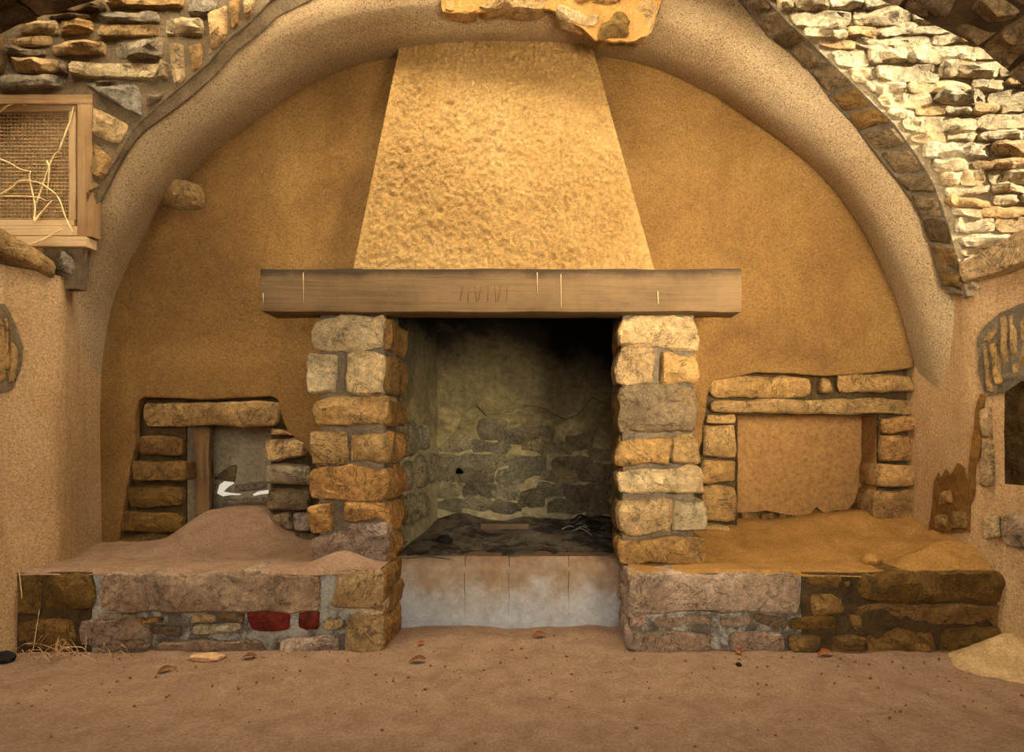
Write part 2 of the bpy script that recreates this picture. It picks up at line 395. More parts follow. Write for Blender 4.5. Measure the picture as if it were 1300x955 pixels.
# ------------------------------------------------------------------ floor
def floor_z(x, y):
    z = .012 * fbm((x * 1.7, y * 1.7, 3), 4) + .006 * mn.noise(Vector((x * 9, y * 9, 1))) + .004 * mn.noise(Vector((x * 24, y * 24, 1)))
    z += .03 * max(0, (y - 2.2)) * (1 + mn.noise(Vector((x * 4, 0, 0))))
    return z
xs = [-2.6] + lsp(-2.3, 2.0, 130) + [2.3]; ys = lsp(-3.5, .9, 16) + lsp(1.0, 2.8, 70)
floor = grid('floor', xs, ys, lambda x, y: Vector((x, y, floor_z(x, y) - (.0 if y > 0 else .0))), M['dirt'], kind='structure')
tag(floor, 'trodden pinkish brown earth floor in front of the benches', 'floor')

# ------------------------------------------------------------------ back wall of the arched recess
LN_HOLE = [(178, 508), (185, 503), (262, 506), (345, 502), (356, 507), (362, 530), (370, 548), (387, 562), (398, 580), (410, 600), (410, 730), (128, 730), (152, 690), (158, 650), (166, 600), (175, 560), (173, 530)]
RN_HOLE = [(870, 600), (888, 560), (894, 505), (903, 482), (958, 472), (1050, 476), (1105, 472), (1158, 466), (1163, 470), (1166, 560), (1172, 640), (1180, 690), (1182, 730), (870, 730)]
FB_HOLE = [(455, 395), (820, 395), (820, 730), (455, 730)]
big = [(-2.25, -.05), (2.0, -.05), (2.0, 2.95), (-2.25, 2.95)]
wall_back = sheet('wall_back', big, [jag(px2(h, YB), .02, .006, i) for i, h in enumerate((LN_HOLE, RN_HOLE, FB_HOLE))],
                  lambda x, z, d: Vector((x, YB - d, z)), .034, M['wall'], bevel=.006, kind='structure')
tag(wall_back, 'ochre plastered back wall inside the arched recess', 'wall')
LN = [(238, 540), (345, 540), (345, 720), (238, 720)]; RN = [(935, 527), (1113, 527), (1113, 720), (935, 720)]
sheet('mortar_bed', big, [px2(LN, YB + .04), px2(RN, YB + .04), px2(FB_HOLE, YB + .04)], frontal(YB + .045), .03, M['mortar_dark'], wall_back)

# left niche: surround, box, back with two breaks to daylight, wooden post
def niche_box(name, px, Yf, Yb, mat, backmat, holes=(), taper=0):
    (x0, z0), (x1, _), (_, z1) = px2(px, Yf)[0], px2(px, Yf)[1], px2(px, Yf)[2]
    z0, z1 = max(z0, z1), min(z0, z1)
    t = .05
    vs = [(x0, Yf, z1), (x0, Yb, z1), (x0, Yb, z0), (x0, Yf, z0), (x1, Yf, z1), (x1, Yb, z1), (x1, Yb, z0), (x1, Yf, z0)]
    fs = [(0, 1, 2, 3), (4, 7, 6, 5), (3, 2, 6, 7), (0, 4, 5, 1)]
    make(name, vs, fs, mat, wall_back, None, False)
    return sheet(name + '_back', [(x0 - .05, z1 - .05), (x1 + .05, z1 - .05), (x1 + .05, z0 + .05), (x0 - .05, z0 + .05)], holes, frontal(Yb + .01), .02, backmat, wall_back)
YLN = 3.08
hole_a = jag(px2([(276, 616), (283, 611), (297, 610), (297, 614), (289, 619), (284, 624), (296, 626), (306, 627), (305, 629), (290, 629), (281, 631), (273, 627)], YLN), .012, .002, 8)
hole_b = jag(px2([(318, 628), (326, 624), (341, 622), (341, 627), (330, 628), (320, 630)], YLN), .012, .0015, 9)
niche_box('niche_lining', LN, YB + .02, YLN, M['niche_grey'], M['niche_grey'], [hole_a, hole_b])
for (q, c) in [([(294, 592), (302, 592), (300, 612), (270, 610)], 'greybrown'), ([(296, 615), (340, 612), (340, 622), (300, 625)], 'grey'), ([(284, 634), (340, 630), (343, 652), (280, 652)], 'grey')]:
    stone(wall_back, [P(u, v, YLN - .0) for u, v in (q[3], q[2], q[1], q[0])], c, .02, .03)
post = box('wooden_post', P(237, 655, 2.93), P(256, 541, 2.87) + Vector((0, 0.09, 0)), M['post'], None, .005, (1, 1, 8), .006)
tag(post, 'dark weathered wooden post standing in the left wall niche', 'post')
Ys = YB + .005
lintel = stone(wall_back, rect(184, 510, 358, 541, Ys, 1), 'tan', .04, .2, rough=.008, roundness=.06, name='lintel', label='long sandstone lintel over the left niche')
for r in [(178, 553, 233, 579, 'brown'), (170, 583, 236, 612, 'brown'), (163, 616, 232, 644, 'olive'), (156, 649, 228, 674, 'olive'), (150, 678, 215, 706, 'olive'),
          (345, 545, 374, 551, 'tan'), (340, 556, 390, 584, 'buff'), (338, 590, 395, 614, 'grey'), (340, 620, 396, 646, 'greybrown'), (346, 652, 372, 672, 'greybrown'), (352, 676, 398, 704, 'greybrown'), (374, 650, 398, 672, 'rose')]:
    stone(wall_back, rect(*r[:4], Ys, 2.5), r[4], .032, .25)
# right niche
YRN = 3.05
niche_box('niche_lining', RN, YB + .02, YRN, M['niche'], M['rubble_dark'])
sheet('niche_plaster', jag(px2([(936, 520), (1108, 520), (1112, 596), (1100, 640), (1092, 624), (1083, 636), (1072, 648), (1060, 646), (1046, 650), (1034, 642), (1024, 655), (1000, 652), (984, 650), (970, 647), (936, 650)], YRN - .02), .02, .004, 4), [], frontal(YRN - .02), .03, M['niche'], wall_back, .004)
for q in [(938, 650, 962, 664), (963, 651, 983, 663), (985, 650, 1026, 662), (1030, 646, 1086, 662)]:
    stone(wall_back, rect(*q, YRN, 1.5), 'brown', .03, .05)
for r in [(899, 477, 1029, 505, 'tan'), (1039, 482, 1053, 500, 'tan'), (1062, 474, 1157, 498, 'tan'), (900, 506, 1160, 527, 'tan'), (893, 526, 934, 538, 'tan'),
          (890, 541, 934, 581, 'tan'), (888, 586, 934, 613, 'tan'), (888, 617, 934, 662, 'tan'), (893, 666, 925, 690, 'tan'),
          (1118, 529, 1159, 550, 'ochre'), (1118, 553, 1160, 585, 'ochre'), (1112, 589, 1161, 617, 'ochre'), (1110, 622, 1165, 659, 'ochre'), (1126, 663, 1168, 690, 'brown')]:
    stone(wall_back, rect(*r[:4], Ys, 2), r[4], .03, .2)
# hair cracks in the plaster
for pts in [[(412, 96), (415, 88), (409, 82), (413, 76)], [(436, 73), (450, 72), (462, 66)], [(168, 322), (165, 350), (167, 366), (163, 400), (166, 440)], [(1060, 458), (1064, 446), (1070, 436)]]:
    tube('crack', smooth_path([P(u, v, YB - .0225) for u, v in pts], 3), .0016, M['rubble_dark'], wall_back, .4, 4)
# corbel high on the left
stone(wall_back, [P(178, 264, YB), P(263, 270, YB), P(262, 237, YB), P(190, 229, YB)], 'tan', .11, .1, rough=.015, name='corbel', label='rough stone corbel jutting from the plaster')

# ------------------------------------------------------------------ plastered arch: band, rounded arris and soffit
ARCH = [(78, 560), (84, 510), (90, 462), (97, 415), (106, 372), (119, 335), (139, 297), (172, 247), (212, 200), (250, 163), (325, 109), (375, 77), (425, 55), (463, 45), (516, 37), (600, 30), (680, 30), (750, 38), (826, 52), (900, 82), (940, 106), (975, 130), (1025, 165), (1075, 212), (1110, 258), (1134, 298), (1153, 338), (1170, 378), (1184, 425), (1196, 475), (1206, 525), (1214, 575)]
path = smooth_path([(*px2([p], 2.62)[0], 0) for p in ARCH], 3)
prof = [(.50, YW), (.16, YW), (.10, YW + .006), (.06, YW + .02), (.03, YW + .045), (.01, YW + .08), (0, YW + .12), (.004, YW + .18), (.012, YW + .25), (.03, YB + .02)]
vs, fs = [], []
for i, p in enumerate(path):
    t = (path[min(i + 1, len(path) - 1)] - path[max(i - 1, 0)]).normalized(); n = Vector((-t.y, t.x, 0))
    for off, y in prof:
        q = p + n * off
        d = .006 * fbm((q.x * 3, q.y * 3, y * 3), 3)
        vs.append(Vector((q.x + n.x * d, y + d * .6, q.y + n.y * d)))
k = len(prof)
for i in range(len(path) - 1):
    for j in range(k - 1): fs.append((i * k + j, i * k + j + 1, (i + 1) * k + j + 1, (i + 1) * k + j))
trim_1 = make('trim_1', vs, fs, M['band'], None, None, True, kind='structure')
tag(trim_1, 'wide roughcast plaster band framing the arched recess', 'arch')

# ------------------------------------------------------------------ upper stone wall around the arch
PAIRS = [(100, 366, 104, 368), (103, 335, 109, 340), (107, 300, 115, 300), (112, 268, 120, 266), (126, 236, 137, 238), (146, 203, 156, 198), (170, 163, 182, 166), (204, 131, 215, 143), (234, 106, 243, 121), (264, 80, 273, 95), (290, 50, 299, 65), (318, 28, 327, 44), (345, -2, 353, 20), (420, -48, 430, -18), (530, -85, 535, -50), (650, -95, 650, -60), (780, -80, 775, -45), (880, -50, 870, -28), (962, -14, 936, 0), (1000, 28, 958, 26), (1032, 58, 976, 48), (1060, 84, 1013, 75), (1085, 108, 1036, 100), (1108, 131, 1056, 128), (1136, 158, 1085, 158), (1163, 196, 1118, 202), (1184, 230, 1142, 232), (1196, 262, 1160, 258), (1206, 292, 1176, 290), (1215, 328, 1187, 333), (1228, 376, 1197, 366)]
near = [P(a, b, YL if i < 15 else YR) for i, (a, b, _, _) in enumerate(PAIRS)]; far = [P(c, d, YW - .004) for _, _, c, d in PAIRS]
outer = [(p.x, p.z) for p in near[:16]] + [(near[15].x, 3.1), (-3.0, 3.1), (-3.0, near[0].z)]
win_hole = px2([(-120, 128), (110, 128), (110, 300), (-120, 300)], YL)
wall_upper = sheet('wall_upper', outer, [win_hole], frontal(YL + .02), .04, M['mortar_left'], bevel=.004, kind='structure')
tag(wall_upper, 'rough rubble stone wall above and beside the plaster arch', 'wall')
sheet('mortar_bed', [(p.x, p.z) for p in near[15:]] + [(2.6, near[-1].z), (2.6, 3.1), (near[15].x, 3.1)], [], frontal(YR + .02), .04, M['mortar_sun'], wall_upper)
n = len(near); rag = lambda p: p + mn.noise_vector(p * 15) * .008
vsl = [rag(p) for p in near] + [rag((a + b) / 2) for a, b in zip(near, far)] + list(far)
make('arch_soffit', vsl, [(r * n + i, r * n + i + 1, (r + 1) * n + i + 1, (r + 1) * n + i) for r in range(2) for i in range(15, n - 1)], M['mortar'], wall_upper)
make('arch_mortar', vsl, [(r * n + i, r * n + i + 1, (r + 1) * n + i + 1, (r + 1) * n + i) for r in range(2) for i in range(15)], M['mortar_left'], wall_upper)
# voussoirs on the right of the arch; their shade is put into darker colours
def at_len(L, s):
    tot = [0]
    for i in range(len(L) - 1): tot.append(tot[-1] + (L[i + 1] - L[i]).length)
    s *= tot[-1]
    for i in range(len(L) - 1):
        if s <= tot[i + 1] + 1e-9: return L[i].lerp(L[i + 1], (s - tot[i]) / (tot[i + 1] - tot[i]))
    return L[-1]
NR, FR = near[18:], far[18:]
s = .005
while s < .97:
    ds = random.uniform(.06, .085); e = min(.995, s + ds)
    g0 = .12
    q = [at_len(NR, s).lerp(at_len(FR, s), .04), at_len(NR, e - .010).lerp(at_len(FR, e - .010), .04), at_len(NR, e - .010).lerp(at_len(FR, e - .010), .93), at_len(NR, s).lerp(at_len(FR, s), .93)]
    stone(wall_upper, q, random.choice(['brown', 'greybrown', 'greybrown', 'dark']), .012, .08, toward=(-.6, -.6, -.5), rough=.01, name='voussoir')
    s = e
# left rubble
LEFT = [((-60, 44), (8, 44), (10, 96), (-60, 100), 'dark'), (12, 48, 66, 60, 'tan'), (32, 28, 76, 46, 'tan'), (80, 27, 122, 45, 'tan'), (66, 20, 118, 27, 'greybrown'), (126, 17, 206, 31, 'tan'), (140, -6, 236, 12, 'tan'), (240, -4, 276, 20, 'grey'),
        (128, 34, 206, 50, 'tan'), (212, 26, 258, 48, 'cream'), (12, 62, 60, 72, 'grey'), (70, 57, 136, 71, 'buff'), (148, 54, 204, 76, 'grey'), (18, 76, 80, 92, 'buff'), (92, 80, 206, 101, 'cream'), (0, 98, 86, 115, 'tan'), (-70, 104, -6, 118, 'tan'),
        ((150, 134), (186, 152), (177, 112), (106, 104), 'tan'), ((118, 170), (152, 186), (166, 160), (118, 134), 'tan'), ((117, 222), (130, 232), (143, 203), (118, 180), 'tan'), ((112, 262), (116, 252), (128, 236), (117, 226), 'tan'),
        ((223, 112), (238, 99), (236, 56), (215, 56), 'tan'), ((246, 94), (258, 83), (262, 58), (243, 60), 'tan'), ((270, 66), (290, 46), (288, 6), (264, 22), 'buff'), ((297, 42), (307, 33), (306, 1), (293, 6), 'tan'), ((313, 26), (322, 18), (326, -12), (310, -12), 'tan'),
        ((186, 140), (202, 130), (210, 118), (188, 124), 'greybrown'), (124, 104, 150, 110, 'greybrown'), (76, 78, 88, 96, 'greybrown'), (208, 80, 214, 100, 'tan'), (64, 6, 136, 18, 'dark'),
        ((74, 345), (97, 352), (96, 326), (82, 317), 'tan'), (-120, 310, 60, 326, 'tan')]
for s_ in LEFT:
    c = s_[4] if s_[4] != 'tan' else random.choice(['tan', 'buff', 'grey', 'buff'])
    if isinstance(s_[0], tuple): stone(wall_upper, quad(s_[:4], YL), c, .028, .05, rough=.018)
    else: stone(wall_upper, rect(*s_[:4], YL, 2.5), c, .028, .05, rough=.02)
# right rubble in courses, clipped by the arch edge
def edge_u(v):
    best = 960
    for i in range(17, len(PAIRS) - 1):
        (u0, v0), (u1, v1) = PAIRS[i][:2], PAIRS[i + 1][:2]
        if v0 <= v <= v1: best = u0 + (u1 - u0) * (v - v0) / (v1 - v0)
    return best
v = -40
while v < 365:
    h = random.uniform(12, 23); u = edge_u(v + h / 2) + random.uniform(4, 10)
    while u < 1430:
        L = random.uniform(30, 100)
        if random.random() < .12: L *= .5
        u1 = u + L; dv = random.uniform(-3, 3)
        eu0 = max(u, edge_u(max(v, -40)) + 5); eu1 = max(u, edge_u(min(v + h, 370)) + 5)
        if u1 - max(eu0, eu1) > 10:
            tl = (u - 1130) * -.035
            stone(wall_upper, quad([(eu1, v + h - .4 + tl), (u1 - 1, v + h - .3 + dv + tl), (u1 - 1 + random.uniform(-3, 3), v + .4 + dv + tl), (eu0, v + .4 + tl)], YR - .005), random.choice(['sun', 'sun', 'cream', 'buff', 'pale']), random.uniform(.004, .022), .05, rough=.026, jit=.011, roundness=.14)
        u = u1
    v += h
# exposed ochre stones where the plaster has come off the crown
sheet('bare_patch', jag(px2([(562, 18), (604, 18), (640, 12), (700, 12), (730, 34), (756, 52), (796, 56), (826, 46), (840, 4), (838, -16), (560, -16)], YW), .02, .012, 6), [], frontal(YW - .004), .012, M['dirt_ochre'], trim_1)
for q, c in [([(566, 17), (604, 16), (618, -6), (566, -6)], 'ochre'), ([(606, 14), (690, 12), (700, -8), (622, -6)], 'tan'), ([(706, 20), (752, 44), (770, 20), (700, 0)], 'buff'), ([(756, 50), (796, 55), (800, 18), (772, 18)], 'olive'), ([(800, 50), (826, 44), (836, 6), (804, 4)], 'tan'), ([(704, -4), (768, 14), (800, -10), (704, -12)], 'orange')]:
    stone(trim_1, quad(q, YW - .006), c, .012, .05, rough=.022, jit=.016, roundness=.2)

# ------------------------------------------------------------------ window with wire screen, high on the left
YWIN = YL - .012
win = empty('window_1', P(10, 312, YWIN), 'wooden window frame with wire mesh screen set in the rubble wall', 'window', 'structure')
def wbox(name, u0, v0, u1, v1, Y, d, mat, **k):
    a = P(u0, v1, Y); b = P(u1, v0, Y); return box(name, a, (b.x, Y + d * .5, b.z), mat, win, .002, (6, 1, 6), .003, **k)
wbox('frame_board', -130, 120, 117, 132, YWIN, .10, M['window_wood'])
wbox('frame_board', 98, 132, 117, 300, YWIN, .10, M['window_wood_up'])
wbox('frame_board', -130, 132, -108, 300, YWIN, .10, M['window_wood_up'])
wbox('frame_board', -108, 287, 98, 299, YWIN, .10, M['sash_wood'])
wbox('sill', -130, 300, 109, 313, YWIN - .015, .12, M['sash_wood'])
wbox('sash_rail', -106, 132, 97, 140.5, YWIN + .012, .05, M['sash_wood'])
wbox('sash_rail', -106, 279, 94, 287, YWIN + .012, .05, M['sash_wood'])
wbox('sash_stile', 87, 140.5, 96, 279, YWIN + .012, .05, M['sash_wood_up'])
wbox('sash_stile', -106, 140.5, -96, 279, YWIN + .012, .05, M['sash_wood_up'])
Ym = YWIN + .03; vs, fs = [], []
def wire(a, b, r):
    d = (b - a).normalized(); u_ = Vector((0, 1, 0)); v_ = d.cross(u_); o = len(vs)
    for p in (a, b):
        for k_ in range(4):
            an = math.pi / 2 * k_; vs.append(p + (u_ * math.cos(an) + v_ * math.sin(an)) * r)
    for k_ in range(4): fs.append((o + k_, o + (k_ + 1) % 4, o + 4 + (k_ + 1) % 4, o + 4 + k_))
u = -96
while u <= 88: wire(P(u, 281, Ym), P(u, 139, Ym), .0024); u += 4.6
v = 140
while v <= 280: wire(P(-97, v, Ym - .003), P(89, v, Ym - .003), .0024); v += 4.6
make('wire_mesh', vs, fs, M['wire'], win, None, False, kind='stuff')
sheet('backing_wall', px2([(-150, 110), (130, 110), (130, 330), (-150, 330)], YWIN + .3), [], frontal(YWIN + .12), .02, M['sand'], win, label='blurred masonry seen through the screen')  # pale colour puts a sunlit look into the shaded backing
vine = empty('dry_creeper', P(40, 286, Ym - .03), 'dry pale creeper stems caught on the window screen', 'creeper')
for pts in [[(42, 286), (46, 262), (40, 240), (38, 225), (40, 218)], [(47, 258), (54, 238), (62, 214), (70, 198), (76, 192)], [(0, 202), (14, 208), (26, 215), (40, 218)], [(0, 248), (14, 238), (26, 230), (46, 231), (60, 238)], [(54, 234), (70, 246), (78, 258), (84, 275), (92, 292), (94, 296)], [(42, 282), (52, 272), (60, 262), (66, 254)],
            [(76, 192), (84, 170), (90, 152), (94, 136)], [(0, 249), (20, 249), (48, 251), (59, 255)], [(60, 205), (64, 214), (62, 230), (59, 246)], [(20, 316), (44, 309), (66, 298), (80, 292)], [(0, 142), (10, 136), (22, 132), (34, 134)]]:
    tube('stem', smooth_path([P(a, b, Ym - .022 - .03 * (b > 281) - .02 * (b > 300)) + Vector((0, random.uniform(-.006, .003), 0)) for a, b in pts], 3), .0036, M['vine'], vine)

# ------------------------------------------------------------------ low side walls with capping slabs
def sidewall(name, plan, z1, mat, holes=()):
    zs = lsp(-.05, z1, 26); pl = smooth_path([(x, y, 0) for x, y in plan], 4); vs, fs = [], []
    for zz in zs:
        for p in pl:
            d = .006 * fbm((p.x * 3, p.y * 3, zz * 3), 3); vs.append(Vector((p.x + d, p.y, zz)))
    nn = len(pl)
    for j in range(len(zs) - 1):
        for i in range(nn - 1):
            c = (vs[j * nn + i] + vs[(j + 1) * nn + i + 1]) / 2
            if any(a < c.y < b and e < c.z < f_ for a, b, e, f_ in holes): continue
            fs.append((j * nn + i, j * nn + i + 1, (j + 1) * nn + i + 1, (j + 1) * nn + i))
    o = make(name, vs, fs, mat, None, None, True, kind='structure'); return o
wall_left = sidewall('wall_left', [(-2.56, .9), (-2.30, 1.6), (-2.09, 2.12), (-1.985, 2.34), (-1.922, 2.47), (-1.908, 2.52), (-1.915, 2.58), (-1.945, 2.70), (-1.985, 2.90)], 1.415, M['side'])
tag(wall_left, 'low plastered side wall on the left with stone cap', 'wall')
RP = [(2.02, .9), (1.86, 1.6), (1.86, 1.61), (1.685, 2.26), (1.620, 2.43), (1.603, 2.49), (1.600, 2.55), (1.600, 2.66), (1.592, 2.78), (1.585, 2.90)]
RH = (1.75, 2.36, .62, 1.02)
def sw_right():
    # finer rows so that the recess in the wall gets a clean edge
    zs = lsp(-.05, .62, 14) + lsp(.65, 1.02, 10) + lsp(1.05, 1.40, 8); pl = smooth_path([(x, y, 0) for x, y in RP], 6); vs, fs = [], []
    for zz in zs:
        for p in pl:
            d = .006 * fbm((p.x * 3, p.y * 3, zz * 3), 3); vs.append(Vector((p.x + d, p.y, zz)))
    nn = len(pl)
    for j in range(len(zs) - 1):
        for i in range(nn - 1):
            c = (vs[j * nn + i] + vs[(j + 1) * nn + i + 1]) / 2
            if RH[0] < c.y < RH[1] and RH[2] < c.z < RH[3]: continue
            fs.append((j * nn + i, j * nn + i + 1, (j + 1) * nn + i + 1, (j + 1) * nn + i))
    return make('wall_right', vs, fs, M['side'], None, None, True, kind='structure')
wall_right = sw_right()
tag(wall_right, 'low plastered side wall on the right with stone cap and small arch', 'wall')
def plan_x(plan, y):
    for (xa, ya), (xb, yb) in zip(plan, plan[1:]):
        if ya <= y <= yb and yb > ya: return xa + (xb - xa) * (y - ya) / (yb - ya)
grid('recess_lining', lsp(1.65, 2.50, 40), lsp(.5, 1.12, 30), lambda y, z: Vector((plan_x(RP, y) + .10 + .02 * fbm((y * 12, z * 12, 2), 4), y, z)), M['rubble_dark'], wall_right)
# cap slabs
XL, XR = -1.965, 1.66
def slab(parent, a, b, zlo, zhi, xin, xout, c, toward):
    """A cap slab running along y from a to b."""
    q = [Vector((xin, a, zlo[0])), Vector((xin, b, zlo[1])), Vector((xin, b, zhi[1])), Vector((xin, a, zhi[0]))]
    return stone(parent, q, c, .03, abs(xout), toward=toward, rough=.01, name='cap_slab', roundness=.05)
def pz(v, Y): return EYE + (CY - v) * Y / F
stone(wall_left, [P(0, 320, 2.29), P(66, 353, 2.475), P(68, 331, 2.475), P(0, 289, 2.29)], 'tan', .02, .4, toward=(1, 0, 0), rough=.008, name='cap_slab', roundness=.04)
stone(wall_left, [P(-150, 254, 1.90), P(3, 322, 2.28), P(3, 291, 2.28), P(-150, 205, 1.90)], 'tan', .02, .3, toward=(1, 0, 0), rough=.008, name='cap_slab', roundness=.04)
stone(wall_right, [P(1400, 290, 1.97), P(1222, 362, 2.45), P(1217, 336, 2.45), P(1400, 238, 1.97)], 'buff', .015, .4, toward=(-1, 0, 0), rough=.006, name='cap_slab', roundness=.03)
# little stone arches in the side walls
def on_wall(u, v, plan, out=0.0):
    """The point of a side wall seen at pixel (u, v)."""
    for (xa, ya), (xb, yb) in zip(plan, plan[1:]):
        k_ = (u - CX) / F; den = (xb - xa) - k_ * (yb - ya)
        if abs(den) < 1e-9: continue
        t = (k_ * ya - xa) / den
        if -1e-6 <= t <= 1 + 1e-6:
            Y = ya + (yb - ya) * t; p = P(u, v, Y); p.x -= math.copysign(out, p.x); return p
LP = [(-2.56, .9), (-2.30, 1.6), (-2.09, 2.12), (-1.985, 2.34), (-1.922, 2.47), (-1.908, 2.52), (-1.915, 2.58), (-1.945, 2.70), (-1.985, 2.90)]
def side_stone(parent, pts, X, c, toward, **k):
    plan = RP if X > 0 else LP
    return stone(parent, [on_wall(u, v, plan) for u, v in pts], c, .02, .05, toward=toward, **k)
def on_wall_sheet(name, pts, plan, out, mat, parent):
    ps = [on_wall(u, v, plan) for u, v in pts]
    def mp(y, z, d):
        for (xa, ya), (xb, yb) in zip(plan, plan[1:]):
            if ya <= y <= yb: break
        x = xa + (xb - xa) * (y - ya) / (yb - ya); return Vector((x - math.copysign(out + d, x), y, z))
    return sheet(name, jag([(p.y, p.z) for p in ps], .02, .005, 3), [], mp, .012, mat, parent)
for q in [[(1249, 432), (1266, 410), (1268, 424), (1256, 436)], [(1252, 440), (1258, 440), (1264, 500), (1257, 498)], [(1260, 436), (1270, 432), (1275, 486), (1266, 490)], [(1272, 404), (1280, 400), (1283, 476), (1276, 478)], [(1283, 400), (1291, 396), (1297, 474), (1287, 478)], [(1293, 394), (1310, 388), (1314, 470), (1298, 470)], [(1312, 388), (1330, 384), (1336, 466), (1316, 470)]]:
    side_stone(wall_right, q, 1.664, 'tan', (-1, 0, 0), name='voussoir')
for q, c in [([(1245, 560), (1262, 560), (1262, 618), (1245, 618)], 'buff'), ([(1244, 520), (1258, 515), (1260, 555), (1246, 556)], 'buff'), ([(1273, 655), (1330, 650), (1330, 700), (1272, 690)], 'pink'), ([(1250, 655), (1270, 655), (1270, 685), (1250, 685)], 'buff')]:
    side_stone(wall_right, q, 1.668, c, (-1, 0, 0))
for q in [[(-16, 402), (2, 398), (8, 480), (-8, 490)], [(4, 396), (9, 408), (9, 470), (2, 470)], [(11, 428), (23, 444), (14, 484), (6, 486)], [(-34, 400), (-18, 400), (-12, 484), (-30, 490)]]:
    side_stone(wall_left, q, -1.99, 'tan', (1, 0, 0), name='voussoir')
on_wall_sheet('arch_mortar', [(-40, 385), (4, 385), (18, 412), (27, 440), (24, 470), (16, 492), (4, 498), (-40, 500)], LP, .001, M['mortar_left'], wall_left)
on_wall_sheet('arch_mortar', [(1252, 505), (1244, 470), (1243, 430), (1252, 414), (1272, 396), (1300, 384), (1340, 376), (1340, 480), (1300, 484), (1275, 500)], RP, .001, M['mortar'], wall_right)
# patch of bare ochre masonry low on the right jamb
on_wall_sheet('bare_patch', [(1180, 676), (1186, 640), (1188, 612), (1193, 600), (1197, 606), (1203, 596), (1208, 604), (1213, 598), (1218, 588), (1226, 592), (1230, 612), (1233, 640), (1234, 676)], RP, .002, M['bare'], wall_right)
on_wall_sheet('bare_patch', [(1240, 520), (1247, 500), (1253, 502), (1248, 540), (1247, 575), (1240, 590), (1239, 630), (1233, 640), (1232, 600), (1236, 560)], RP, .002, M['bare'], wall_right)
for q, c in [([(1190, 672), (1206, 672), (1205, 652), (1190, 654)], 'ochre'), ([(1210, 673), (1229, 673), (1228, 650), (1211, 648)], 'brown'), ([(1194, 642), (1212, 640), (1210, 622), (1196, 624)], 'ochre')]:
    side_stone(wall_right, q, 1.6, c, (-1, 0, 0), rough=.012)
# ------------------------------------------------------------------ dark vault in front of the recess
PROF = [(-2.5, 0), (-2.5, 1.2), (-2.35, 1.62), (-2.0, 1.93), (-1.707, 2.047), (-1.556, 2.103), (-1.366, 2.16), (-1.0, 2.27), (-.55, 2.36), (-.15, 2.40), (.3, 2.36), (.75, 2.26), (1.039, 2.144), (1.283, 2.032), (1.432, 1.915), (1.55, 1.78), (1.70, 1.5), (1.78, 1.2), (1.82, 0)]
pr = smooth_path([(x, z, 0) for x, z in PROF], 3)
YV = 2.0
vs, fs = [], []; rows = [(YV, 0), (YV - .2, 0), (YV - .205, -.03), (YV - .5, -.03), (YV - .9, -.03), (.35, -.03), (-1.1, -.03)]
nn = len(pr)
for yy, inset in rows:
    for i, p in enumerate(pr):
        t = (pr[min(i + 1, nn - 1)] - pr[max(i - 1, 0)]).normalized(); no = Vector((-t.y, t.x, 0))
        q = p + no * (-inset + .02 * mn.noise(Vector((p.x * 6, p.y * 6, yy * 6)))); vs.append(Vector((q.x, yy, q.y)))
for j in range(len(rows) - 1):
    for i in range(nn - 1): fs.append((j * nn + i, j * nn + i + 1, (j + 1) * nn + i + 1, (j + 1) * nn + i))
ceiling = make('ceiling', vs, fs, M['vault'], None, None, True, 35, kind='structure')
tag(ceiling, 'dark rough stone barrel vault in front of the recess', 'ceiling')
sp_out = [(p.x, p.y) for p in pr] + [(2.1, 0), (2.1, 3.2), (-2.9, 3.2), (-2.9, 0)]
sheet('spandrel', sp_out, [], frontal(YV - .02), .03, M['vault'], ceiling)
box('sun_block_slab', (-3.0, 2.47, 2.86), (1.78, 3.0, 2.95), M['vault'], ceiling, 0)  # unseen slab, added to stop sun leaking in from above
for i in range(2):
    s = 0
L3 = [Vector((p.x, 0, p.y)) for p in pr]
s = .30
while s < .80:
    ds = random.uniform(.013, .02); a0 = at_len(L3, s); b0 = at_len(L3, s + ds - .0012)
    if a0.x > .85 or a0.x < -1.2:
        q = [a0 + Vector((0, YV - .005, 0)), b0 + Vector((0, YV - .005, 0)), b0 + Vector((0, YV - .19, 0)), a0 + Vector((0, YV - .19, 0))]
        stone(ceiling, q, 'greybrown' if a0.x > 0 else 'dark', .015, .05, toward=(-a0.x, 0, -2), rough=.02, name='voussoir', jit=.01)
    s += ds

# ------------------------------------------------------------------ fireplace: firebox, pillars, hood, hearth
fire = empty('fireplace', (-.18, 2.5, 0), 'open stone fireplace with two rubble pillars and tall plaster hood', 'fireplace')
HZ = pz(708, YH)
xl0, xl1, xr = -.655, (558 - CX) * YFB / F, .33
def soot_grid(name, f, nu, nv, mat): return grid(name, lsp(0, 1, nu), lsp(0, 1, nv), f, mat, fire)
def fb_left(a, b):
    y = 2.76 + a * (YFB - 2.76 + .02); z = .2 + b * 1.22; x = xl0 + (xl1 - xl0) * a; return Vector((x + .012 * fbm((y * 5, z * 5, 1), 3), y, z))
soot_grid('firebox_side', fb_left, 24, 60, M['soot'])
soot_grid('firebox_side', lambda a, b: Vector((xr + .012 * fbm((a * 4, b * 9, 7), 3), 2.66 + a * (YFB - 2.64), .2 + b * 1.22)), 24, 60, M['soot'])
tiny = px2([(688, 636), (692, 635), (693, 639), (689, 640)], YFB)
sheet('firebox_back', [(-.8, .1), (.55, .1), (.55, 1.42), (-.8, 1.42)], [tiny], frontal(YFB + .01), .02, M['soot'], fire)
box('flue_cap', (-.70, 2.59, 1.39), (.37, 3.4, 1.43), M['soot'], fire)
